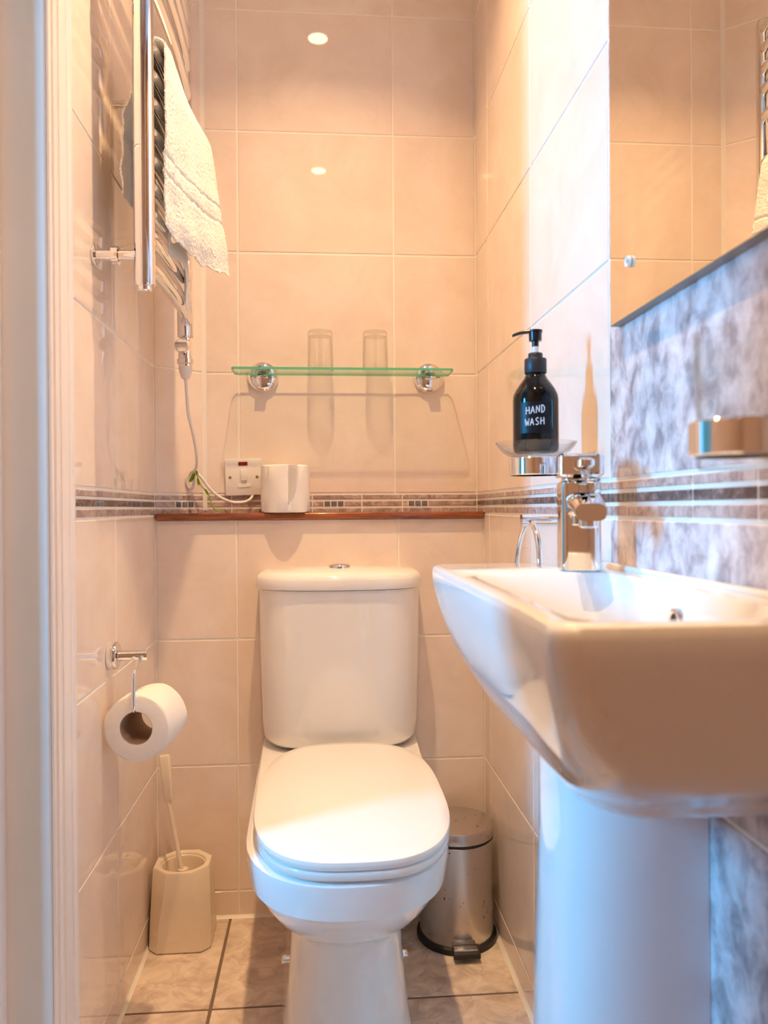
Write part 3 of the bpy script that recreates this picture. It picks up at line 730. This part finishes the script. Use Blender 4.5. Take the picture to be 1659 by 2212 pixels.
# ------------------------------------------------------------------ toilet brush in its holder
BX, BY = -0.2945, -0.150
bh = thing('toilet_brush_holder', 'cream eight-sided toilet brush holder standing in the left corner', 'brush holder', (BX, BY, 0))
def octa(h, c, z, ang=0.0): 
    p = [(h, h-c), (h-c, h), (-(h-c), h), (-h, h-c), (-h, -(h-c)), (-(h-c), -h), (h-c, -h), (h, -(h-c))]
    return [Vector((BX+x*math.cos(ang)-y*math.sin(ang), BY+x*math.sin(ang)+y*math.cos(ang), z)) for x, y in p]
def octring(r, z): return [Vector((BX+r*math.cos(math.radians(22.5+45*k)), BY+r*math.sin(math.radians(22.5+45*k)), z)) for k in range(8)]
def octs(h, c, z):
    p = octa(h, c, z); return [p[k].lerp(p[(k+1) % 8], i/4) for k in range(8) for i in range(4)]
def circ(r, z):
    a0 = math.radians(15); return [Vector((BX+r*math.cos(a0+2*PI*(k-2)/32+0.1), BY+r*math.sin(a0+2*PI*(k-2)/32+0.1), z)) for k in range(32)]
loops = [octs(0.059, 0.015, 0.0), octs(0.0625, 0.018, 0.004), octs(0.0615, 0.021, 0.05), octs(0.060, 0.0275, 0.10), octs(0.0575, 0.0325, 0.1585), octs(0.0560, 0.0320, 0.1615),
         circ(0.0485, 0.1615), circ(0.0465, 0.1600), circ(0.0455, 0.1565), circ(0.0435, 0.155), circ(0.042, 0.150), circ(0.038, 0.02)]
bm = b_loft(loops)
finish(bm, 'pot', 'ivory', bh, 28)
br = thing('toilet_brush', 'cream toilet brush handle leaning out of the eight-sided holder', 'brush', (BX+0.005, BY-0.005, 0.022))
p0 = Vector((BX+0.002, BY-0.018, 0.138)); p1 = Vector((-0.3235, -0.150, 0.290)); p2 = Vector((-0.332, -0.150, 0.386))
finish(b_tube([p0, p0.lerp(p1, 0.5), p1, p1.lerp(p2, 0.1)], 0.0048, 14), 'shaft', 'ivory', br, 50)
d = (p2-p1).normalized(); s1 = Vector((1, 0, 0)); s1 = (s1-d*s1.dot(d)).normalized(); s2 = d.cross(s1)
loops = []
for f, w, th in ((0, 0.0072, 0.0055), (0.02, 0.0085, 0.0065), (0.96, 0.0118, 0.0070), (1.0, 0.0100, 0.0055)):
    c = p1.lerp(p2, f); loops.append([c+s1*w*a+s2*th*b for a, b in ((1, 0.5), (0.7, 1), (-0.7, 1), (-1, 0.5), (-1, -0.5), (-0.7, -1), (0.7, -1), (1, -0.5))])
hdl = finish(b_loft(loops), 'grip', 'ivory', br, 30)
finish(b_tube([p0+Vector((0, 0, 0.016)), p0+Vector((0, 0, 0.004))], 0.011, 20), 'collar', 'ivory', br, 40)
finish(b_lathe([(0, 0.124), (0.016, 0.127), (0.0175, 0.132), (0.015, 0.138), (0, 0.142)], (p0.x, p0.y, 0), seg=28), 'splash_guard', 'ivory', br, 40)
finish(b_lathe([(0, 0.024), (0.026, 0.030), (0.031, 0.06), (0.026, 0.10), (0.008, 0.116), (0, 0.117)], (BX, BY, 0), seg=24), 'brush_head', 'plastic', br, 40)

# ------------------------------------------------------------------ pedal bin
PX, PY, PR = 0.2795, -0.190, 0.0775
pb = thing('pedal_bin', 'small brushed steel pedal bin between the toilet and the right wall', 'bin', (PX, PY, 0))
finish(b_lathe([(0, 0.001), (PR+0.004, 0.001), (PR+0.0065, 0.003), (PR+0.0065, 0.012), (PR+0.002, 0.014), (0, 0.014)], (PX, PY, 0), seg=56), 'base_ring', 'rubber', pb, 40)
finish(b_lathe([(PR, 0.014), (PR, 0.016), (PR, 0.212), (PR-0.002, 0.214), (0, 0.214)], (PX, PY, 0), seg=64), 'body', 'steel', pb, 40)
finish(b_lathe([(0, 0.2142), (PR+0.0006, 0.2142), (PR+0.0006, 0.2185), (0, 0.2185)], (PX, PY, 0), seg=56), 'seal', 'rubber', pb, 40)
finish(b_lathe([(PR-0.001, 0.2186), (PR+0.0012, 0.2192), (PR+0.0012, 0.2395), (PR-0.0005, 0.2420), (PR-0.006, 0.2435), (PR*0.6, 0.247), (PR*0.3, 0.2487), (0, 0.2492)], (PX, PY, 0), seg=64), 'lid', 'steel', pb, 35)
pd = finish(b_box(PX-0.023, PX+0.025, PY-PR-0.028, PY-PR+0.006, 0.020, 0.0265, 0.002, 2), 'pedal', 'steel', pb, 40)
bm = b_loft([[Vector(p) for p in ((PX-0.024, PY-PR-0.010, 0.0275), (PX+0.028, PY-PR-0.010, 0.0275), (PX+0.028, PY-PR-0.010, 0.0180), (PX-0.024, PY-PR-0.010, 0.0180))],
             [Vector(p) for p in ((PX-0.023, PY-PR-0.034, 0.0200), (PX+0.029, PY-PR-0.034, 0.0200), (PX+0.029, PY-PR-0.034, 0.0110), (PX-0.023, PY-PR-0.034, 0.0110))]])
finish(bm, 'pedal_pad', 'rubber', pd, 30)

# ------------------------------------------------------------------ wash basin on its pedestal
BZ = 0.8275
ws = thing('wash_basin', 'white rectangular cloakroom basin on the right wall', 'basin', (0.26, -1.06, 0.62))
XW = XR-0.0006
def basin_loop(x0, yn, yf, z, r, n=8): 
    # square corners at the wall, rounded towards the room
    out = [Vector((XW, yf, z))]
    for k in range(n+1):
        a = math.radians(90+90*k/n); out.append(Vector((x0+r+r*math.cos(a), yf-r+r*math.sin(a), z)))
    for k in range(5): out.append(Vector((x0, yf-r+(yn-yf+2*r)*(k+1)/6, z)))
    for k in range(n+1):
        a = math.radians(180+90*k/n); out.append(Vector((x0+r+r*math.cos(a), yn+r+r*math.sin(a), z)))
    out.append(Vector((XW, yn, z))); return out
ok = [(0.145, -1.350, -0.790, BZ-0.006, 0.020), (0.1455, -1.349, -0.791, 0.803, 0.024), (0.153, -1.342, -0.800, 0.768, 0.032), (0.165, -1.330, -0.818, 0.733, 0.042),
      (0.182, -1.305, -0.845, 0.700, 0.05), (0.200, -1.250, -0.875, 0.673, 0.055), (0.222, -1.220, -0.910, 0.650, 0.055), (0.250, -1.160, -0.950, 0.635, 0.05), (0.29, -1.10, -0.99, 0.628, 0.03)]
outer = [basin_loop(*k) for k in smoothed(ok, 3)]
rimo = [basin_loop(0.1465, -1.3485, -0.7915, BZ-0.002, 0.020), basin_loop(0.1505, -1.3445, -0.7955, BZ, 0.018)]
# inner bowl: the tap ledge is at the far end, a narrow ledge along the wall
def bowl_loop(x0, x1, yn, yf, r, z, N):
    raw = rrect(x0, x1, yn, yf, r, z, 10)
    # resample to N points starting at the (x1, yf) corner, same sense as basin_loop
    P = raw + [raw[0]]; L = [0]
    for a, b in zip(P, P[1:]): L.append(L[-1]+(b-a).length)
    out = []
    for k in range(N):
        s = L[-1]*k/N
        for i in range(len(P)-1):
            if L[i] <= s <= L[i+1]+1e-9:
                f = (s-L[i])/max(L[i+1]-L[i], 1e-9); out.append(P[i].lerp(P[i+1], f)); break
    return out
N = len(outer[0])
bm = b_loft(list(reversed(outer))+rimo, True, False)
bmesh.ops.remove_doubles(bm, verts=bm.verts, dist=1e-6)
# top face with the bowl opening
edge = [e for e in bm.edges if e.is_boundary]
ik = [(0.166, 0.332, -1.334, -0.962, 0.030, BZ), (0.169, 0.329, -1.331, -0.965, 0.030, BZ-0.004), (0.176, 0.324, -1.322, -0.978, 0.032, 0.800), (0.190, 0.318, -1.305, -0.998, 0.038, 0.765),
      (0.205, 0.312, -1.28, -1.032, 0.04, 0.735), (0.225, 0.300, -1.23, -1.07, 0.035, 0.718), (0.25, 0.280, -1.18, -1.12, 0.012, 0.714)]
inn = [rrect(a, b, c, d_, r, z, 8) for a, b, c, d_, r, z in smoothed(ik, 3)]
rows = [[bm.verts.new(p) for p in lp] for lp in inn]
n = len(rows[0])
for a, b in zip(rows, rows[1:]):
    for i in range(n): bm.faces.new((a[i], a[(i+1) % n], b[(i+1) % n], b[i]))
bm.faces.new(rows[-1])
ie = [bm.edges.get((rows[0][i], rows[0][(i+1) % n])) for i in range(n)]
bmesh.ops.bridge_loops(bm, edges=edge+ie) if False else bmesh.ops.triangle_fill(bm, use_beauty=True, use_dissolve=False, edges=edge+ie)
bs = finish(bm, 'bowl', 'ceramic', ws, 42)
# raised strip against the wall
finish(b_box(0.351, XW-0.0004, -1.348, -0.792, BZ-0.002, BZ+0.006, 0.003, 3), 'upstand', 'ceramic', ws, 50)
# overflow ring in the wall side of the bowl
oc = Vector((0.3228, -1.137, 0.797))
finish(b_lathe([(0.0075, 0.0), (0.0075, -0.002), (0.0095, -0.0035), (0.0120, -0.0025), (0.0125, 0.0), (0.0125, 0.008), (0.0075, 0.008)], tuple(oc), axis='x', seg=28, closed_profile=True), 'overflow_ring', 'chrome', ws, 50)
finish(b_lathe([(0, 0.0), (0.0078, 0.0), (0.0078, 0.006), (0, 0.006)], tuple(oc), axis='x', seg=20), 'overflow_hole', 'rubber', ws)  # solid black disc, colour stands for the shade inside the overflow
finish(b_lathe([(0.0, 0.7155), (0.02, 0.7155), (0.021, 0.7145), (0.021, 0.713), (0, 0.713)], (0.265, -1.15, 0), seg=28), 'waste', 'chrome', ws, 50)
# pedestal
def ped_loop(x0, yc, hw, z, n=22):
    out = [Vector((XW, yc+hw, z))]
    for k in range(n+1):
        a = math.radians(90+180*k/n); e = 2.7
        c, s = math.cos(a), math.sin(a)
        out.append(Vector((x0+0.11+0.11*math.copysign(abs(c)**(2/e), c), yc+hw*math.copysign(abs(s)**(2/e), s), z)))
    out.append(Vector((XW, yc-hw, z))); return out
pk = [(0.236, -1.012, 0.100, 0.655), (0.236, -1.012, 0.100, 0.55), (0.231, -1.012, 0.102, 0.40), (0.226, -1.012, 0.106, 0.20), (0.216, -1.012, 0.114, 0.06), (0.208, -1.012, 0.122, 0.0)]
finish(b_loft([ped_loop(*k) for k in smoothed(pk, 3)]), 'pedestal', 'ceramic', ws, 50)
# tap
TXX, TYY = 0.3025, -0.926
tp = thing('basin_tap', 'chrome mixer tap standing on the basin ledge', 'tap', (TXX, TYY, BZ))
ta = math.radians(-11)
def trot(bm): bmesh.ops.rotate(bm, verts=bm.verts, cent=(TXX, TYY, BZ), matrix=Matrix.Rotation(ta, 3, 'Z')); return bm
def tbox(x0, x1, y0, y1, z0, z1, r=0.008, e=0.0015):
    loops = [rrect(TXX+x0+d, TXX+x1-d, TYY+y0+d, TYY+y1-d, r, z, 5) for d, z in ((e, BZ+z0), (0, BZ+z0+e), (0, BZ+z1-e), (e, BZ+z1))]
    return trot(b_loft(loops))
finish(tbox(-0.0235, 0.0235, -0.0235, 0.0235, 0.0003, 0.104, 0.009), 'body', 'chrome', tp, 40)
finish(tbox(-0.0195, 0.0195, -0.0195, 0.0195, 0.104, 0.109, 0.009), 'neck', 'chrome', tp, 40)
hb = finish(tbox(-0.0255, 0.0255, -0.030, 0.0255, 0.109, 0.136, 0.006, 0.003), 'handle', 'chrome', tp, 40)
finish(tbox(-0.0095, 0.0095, -0.070, -0.028, 0.117, 0.129, 0.006, 0.003), 'lever', 'chrome', hb, 40)
sec = []
for k, (dy, dz, w, h) in enumerate([(-0.015, 0.076, 0.018, 0.014), (-0.040, 0.080, 0.0175, 0.0125), (-0.065, 0.079, 0.017, 0.0115), (-0.088, 0.074, 0.0165, 0.0105), (-0.100, 0.069, 0.016, 0.0095)]):
    sec.append([Vector((TXX+w*math.copysign(abs(math.cos(a))**0.6, math.cos(a)), TYY+dy, BZ+dz+h*math.copysign(abs(math.sin(a))**0.6, math.sin(a)))) for a in [2*PI*i/24 for i in range(24)]])
spt = finish(trot(b_loft(sec)), 'spout', 'chrome', tp, 45)
finish(trot(b_lathe([(0, BZ+0.052), (0.0085, BZ+0.052), (0.0115, BZ+0.054), (0.0115, BZ+0.066), (0, BZ+0.066)], (TXX, TYY-0.087, 0), seg=24)), 'aerator', 'chrome', spt, 40)

# ------------------------------------------------------------------ soap dish holder with the hand wash bottle
DX, DY = 0.285, -0.806
sd = thing('soap_dish_holder', 'chrome ring wall holder with clear glass dish under the black bottle', 'soap dish', (XR, DY, 0.945))
finish(b_lathe([(0.0345, 0.9445), (0.0355, 0.9455), (0.0355, 0.9665), (0.0345, 0.9675), (0.0325, 0.9675), (0.0325, 0.9445)], (DX, DY, 0), seg=48, closed_profile=True), 'ring', 'chrome', sd, 40)
finish(b_tube([(DX+0.034, DY, 0.956), (XR-0.001, DY, 0.956)], 0.008, 16), 'arm', 'chrome', sd, 40)
finish(b_lathe([(0, -0.0005), (0.0225, -0.0005), (0.0225, -0.007), (0.0215, -0.008), (0, -0.008)], (XR, DY, 0.956), axis='x', seg=32), 'flange', 'chrome', sd, 40)
finish(b_lathe([(0, 0.9695), (0.030, 0.9695), (0.036, 0.9705), (0.044, 0.9755), (0.050, 0.9825), (0.0535, 0.9880), (0.0522, 0.9885), (0.048, 0.9835), (0.042, 0.9775), (0.034, 0.9730), (0, 0.9722)], (DX, DY, 0), seg=56), 'dish', 'dishglass', sd, 50)
hwb = thing('soap_bottle', 'black pump bottle lettered HAND WASH in the glass soap dish', 'bottle', (DX, DY, 0.9735))
b0 = 0.9740; BR = 0.0300
finish(b_lathe([(0, b0), (BR-0.005, b0), (BR-0.0015, b0+0.0015), (BR, b0+0.006), (BR, b0+0.070), (BR-0.001, b0+0.077), (BR-0.004, b0+0.084), (BR-0.009, b0+0.0915), (BR-0.014, b0+0.098), (BR-0.0172, b0+0.104), (BR-0.0178, b0+0.112), (0, b0+0.112)], (DX, DY, 0), seg=56), 'body', 'bottle', hwb, 40)
finish(b_lathe([(0.0140, b0+0.1055), (0.0146, b0+0.1065), (0.0146, b0+0.124), (0.0140, b0+0.125), (0.0096, b0+0.125), (0.0096, b0+0.1315), (0.0088, b0+0.1325), (0, b0+0.1325)], (DX, DY, 0), seg=36), 'collar', 'black_matt', hwb, 40)
finish(b_lathe([(0.0042, b0+0.1325), (0.0042, b0+0.1415)], (DX, DY, 0), seg=20), 'plunger', 'plastic', hwb, 40)
bm = b_lathe([(0.0, b0+0.1412), (0.0046, b0+0.1412), (0.0046, b0+0.1485), (0.0084, b0+0.149), (0.0086, b0+0.160), (0.0095, b0+0.1605), (0.0095, b0+0.163), (0, b0+0.1640)], (DX, DY, 0), seg=28)
head = finish(bm, 'pump_head', 'black', hwb, 40)
hd2 = Vector((-0.93, 0.36, 0)).normalized(); sd2 = Vector((0, 0, 1)).cross(hd2)
loops = []
for l, z, w, h in ((-0.0088, 0.1617, 0.0075, 0.0016), (0.0, 0.1622, 0.0085, 0.0022), (0.010, 0.1618, 0.0065, 0.0024), (0.020, 0.1608, 0.0048, 0.0022), (0.0275, 0.1588, 0.0040, 0.0020), (0.0300, 0.1575, 0.0036, 0.0018)):
    c = Vector((DX, DY, b0+z))+hd2*l
    loops.append([c+sd2*w*math.cos(a)+Vector((0, 0, 1))*h*math.sin(a) for a in [2*PI*i/16 for i in range(16)]])
finish(b_loft(loops), 'nozzle', 'black', head, 50)
# matt label patch and the lettering, wrapped on the bottle; facing the camera
fa = math.atan2(CAMP.y-DY, CAMP.x-DX)
def cyl(s, z, r): a = fa+s/BR; return Vector((DX+r*math.cos(a), DY+r*math.sin(a), z))
lab = b_loft([[cyl(s, z, BR+0.0003) for s in [-0.021+0.040*i/16 for i in range(17)]] for z in (b0+0.0245, b0+0.0650)], False, False, closed=False)
bmesh.ops.solidify(lab, geom=lab.faces[:], thickness=0.0002)
lb = finish(lab, 'label_patch', 'label', hwb, 60)
GL = {'H': [[(0.1, 1), (0.05, 0)], [(0.75, 1), (0.8, 0)], [(0.08, 0.48), (0.78, 0.55)]], 'A': [[(0, 0), (0.42, 1), (0.8, 0)], [(0.16, 0.35), (0.68, 0.38)]],
      'N': [[(0.05, 0), (0.08, 1), (0.72, 0.05), (0.76, 1)]], 'D': [[(0.1, 0), (0.12, 1)], [(0.0, 1), (0.45, 0.95), (0.78, 0.62), (0.7, 0.25), (0.4, 0.02), (0.02, 0)]],
      'W': [[(0, 1), (0.2, 0), (0.45, 0.7), (0.66, 0), (0.92, 1)]], 'S': [[(0.72, 0.88), (0.45, 1), (0.15, 0.85), (0.2, 0.6), (0.6, 0.42), (0.7, 0.18), (0.4, 0), (0.08, 0.12)]]}
def word(txt, s0, z0, h, w, slope):
    for k, ch in enumerate(txt):
        bm = bmesh.new()
        for st in GL[ch]:
            pts = []
            for (xa, za), (xb, zb) in zip(st, st[1:]):
                for i in range(4): pts.append((xa+(xb-xa)*i/4, za+(zb-za)*i/4))
            pts.append(st[-1])
            b_tube([cyl(s0+(k*1.12+x)*w, z0+zz*h+slope*(k+x), BR+0.0006) for x, zz in pts], 0.0006, 6, bm=bm)
        finish(bm, 'letter', 'chalk', lb, 60)
word('HAND', -0.0125, b0+0.0485, 0.0095, 0.0058, 0.0007)
word('WASH', -0.0135, b0+0.0335, 0.0092, 0.0058, 0.0005)

# ------------------------------------------------------------------ tumbler holder on the right wall
KX, KY = 0.290, -1.312
kh = thing('tumbler_holder', 'chrome ring wall holder around the upright tumbler under the mirror', 'holder', (XR, KY, 0.938))
finish(b_lathe([(0.0345, 0.9365), (0.0355, 0.9375), (0.0355, 0.9595), (0.0345, 0.9605), (0.0325, 0.9605), (0.0325, 0.9365)], (KX, KY, 0), seg=48, closed_profile=True), 'ring', 'chrome', kh, 40)
finish(b_tube([(KX+0.034, KY, 0.949), (XR-0.001, KY, 0.949)], 0.008, 16), 'arm', 'chrome', kh, 40)
finish(b_lathe([(0, -0.0005), (0.0225, -0.0005), (0.0225, -0.007), (0.0215, -0.008), (0, -0.008)], (XR, KY, 0.949), axis='x', seg=32), 'flange', 'chrome', kh, 40)
tumbler(KX, KY, 0.9275, 'upright clear tumbler held in the chrome ring under the mirror', True, 0.0320, 0.094)

# ------------------------------------------------------------------ towel ring
QY, QZ = -0.722, 0.8835
qr = thing('towel_ring', 'chrome towel ring on the right wall behind the basin tap', 'towel ring', (XR, QY, QZ))
finish(b_tube([(0.2865, QY, QZ), (XR-0.001, QY, QZ)], 0.0088, 20), 'post', 'chrome', qr, 40)
finish(b_lathe([(0, -0.0005), (0.0225, -0.0005), (0.0225, -0.009), (0.0215, -0.010), (0, -0.010)], (XR, QY, QZ), axis='x', seg=32), 'flange', 'chrome', qr, 40)
rr = 0.070
ring = [(0.2945+0.004*math.cos(a), QY+rr*0.92*math.sin(a), QZ-0.003-rr+rr*math.cos(a)) for a in [2*PI*k/48 for k in range(49)]]
finish(b_tube(ring, 0.0042, 12), 'hoop', 'chrome', qr, 60)

# ------------------------------------------------------------------ mirror
MX = XR-0.0125; MY0, MY1, MZ0, MZ1 = -1.50, -0.895, 1.122, 1.98
mi = thing('wall_mirror', 'frameless rectangular mirror on the right wall above the basin', 'mirror', (XR, -1.2, MZ0))
finish(b_box(MX, MX+0.0004, MY0+0.001, MY1-0.001, MZ0+0.001, MZ1-0.001), 'reflective_face', 'mirror', mi)
finish(b_box(MX+0.0006, XR-0.0006, MY0, MY1, MZ0, MZ1), 'backing', 'mirroredge', mi)
finish(b_lathe([(0.0030, -0.0005), (0.0030, -0.0035), (0.0058, -0.0045), (0.0064, -0.0030), (0.0064, -0.0004), (0.0030, -0.0002)], (MX, -0.957, 1.1825), axis='x', seg=28, closed_profile=True), 'screw_cap', 'plastic', mi, 50)
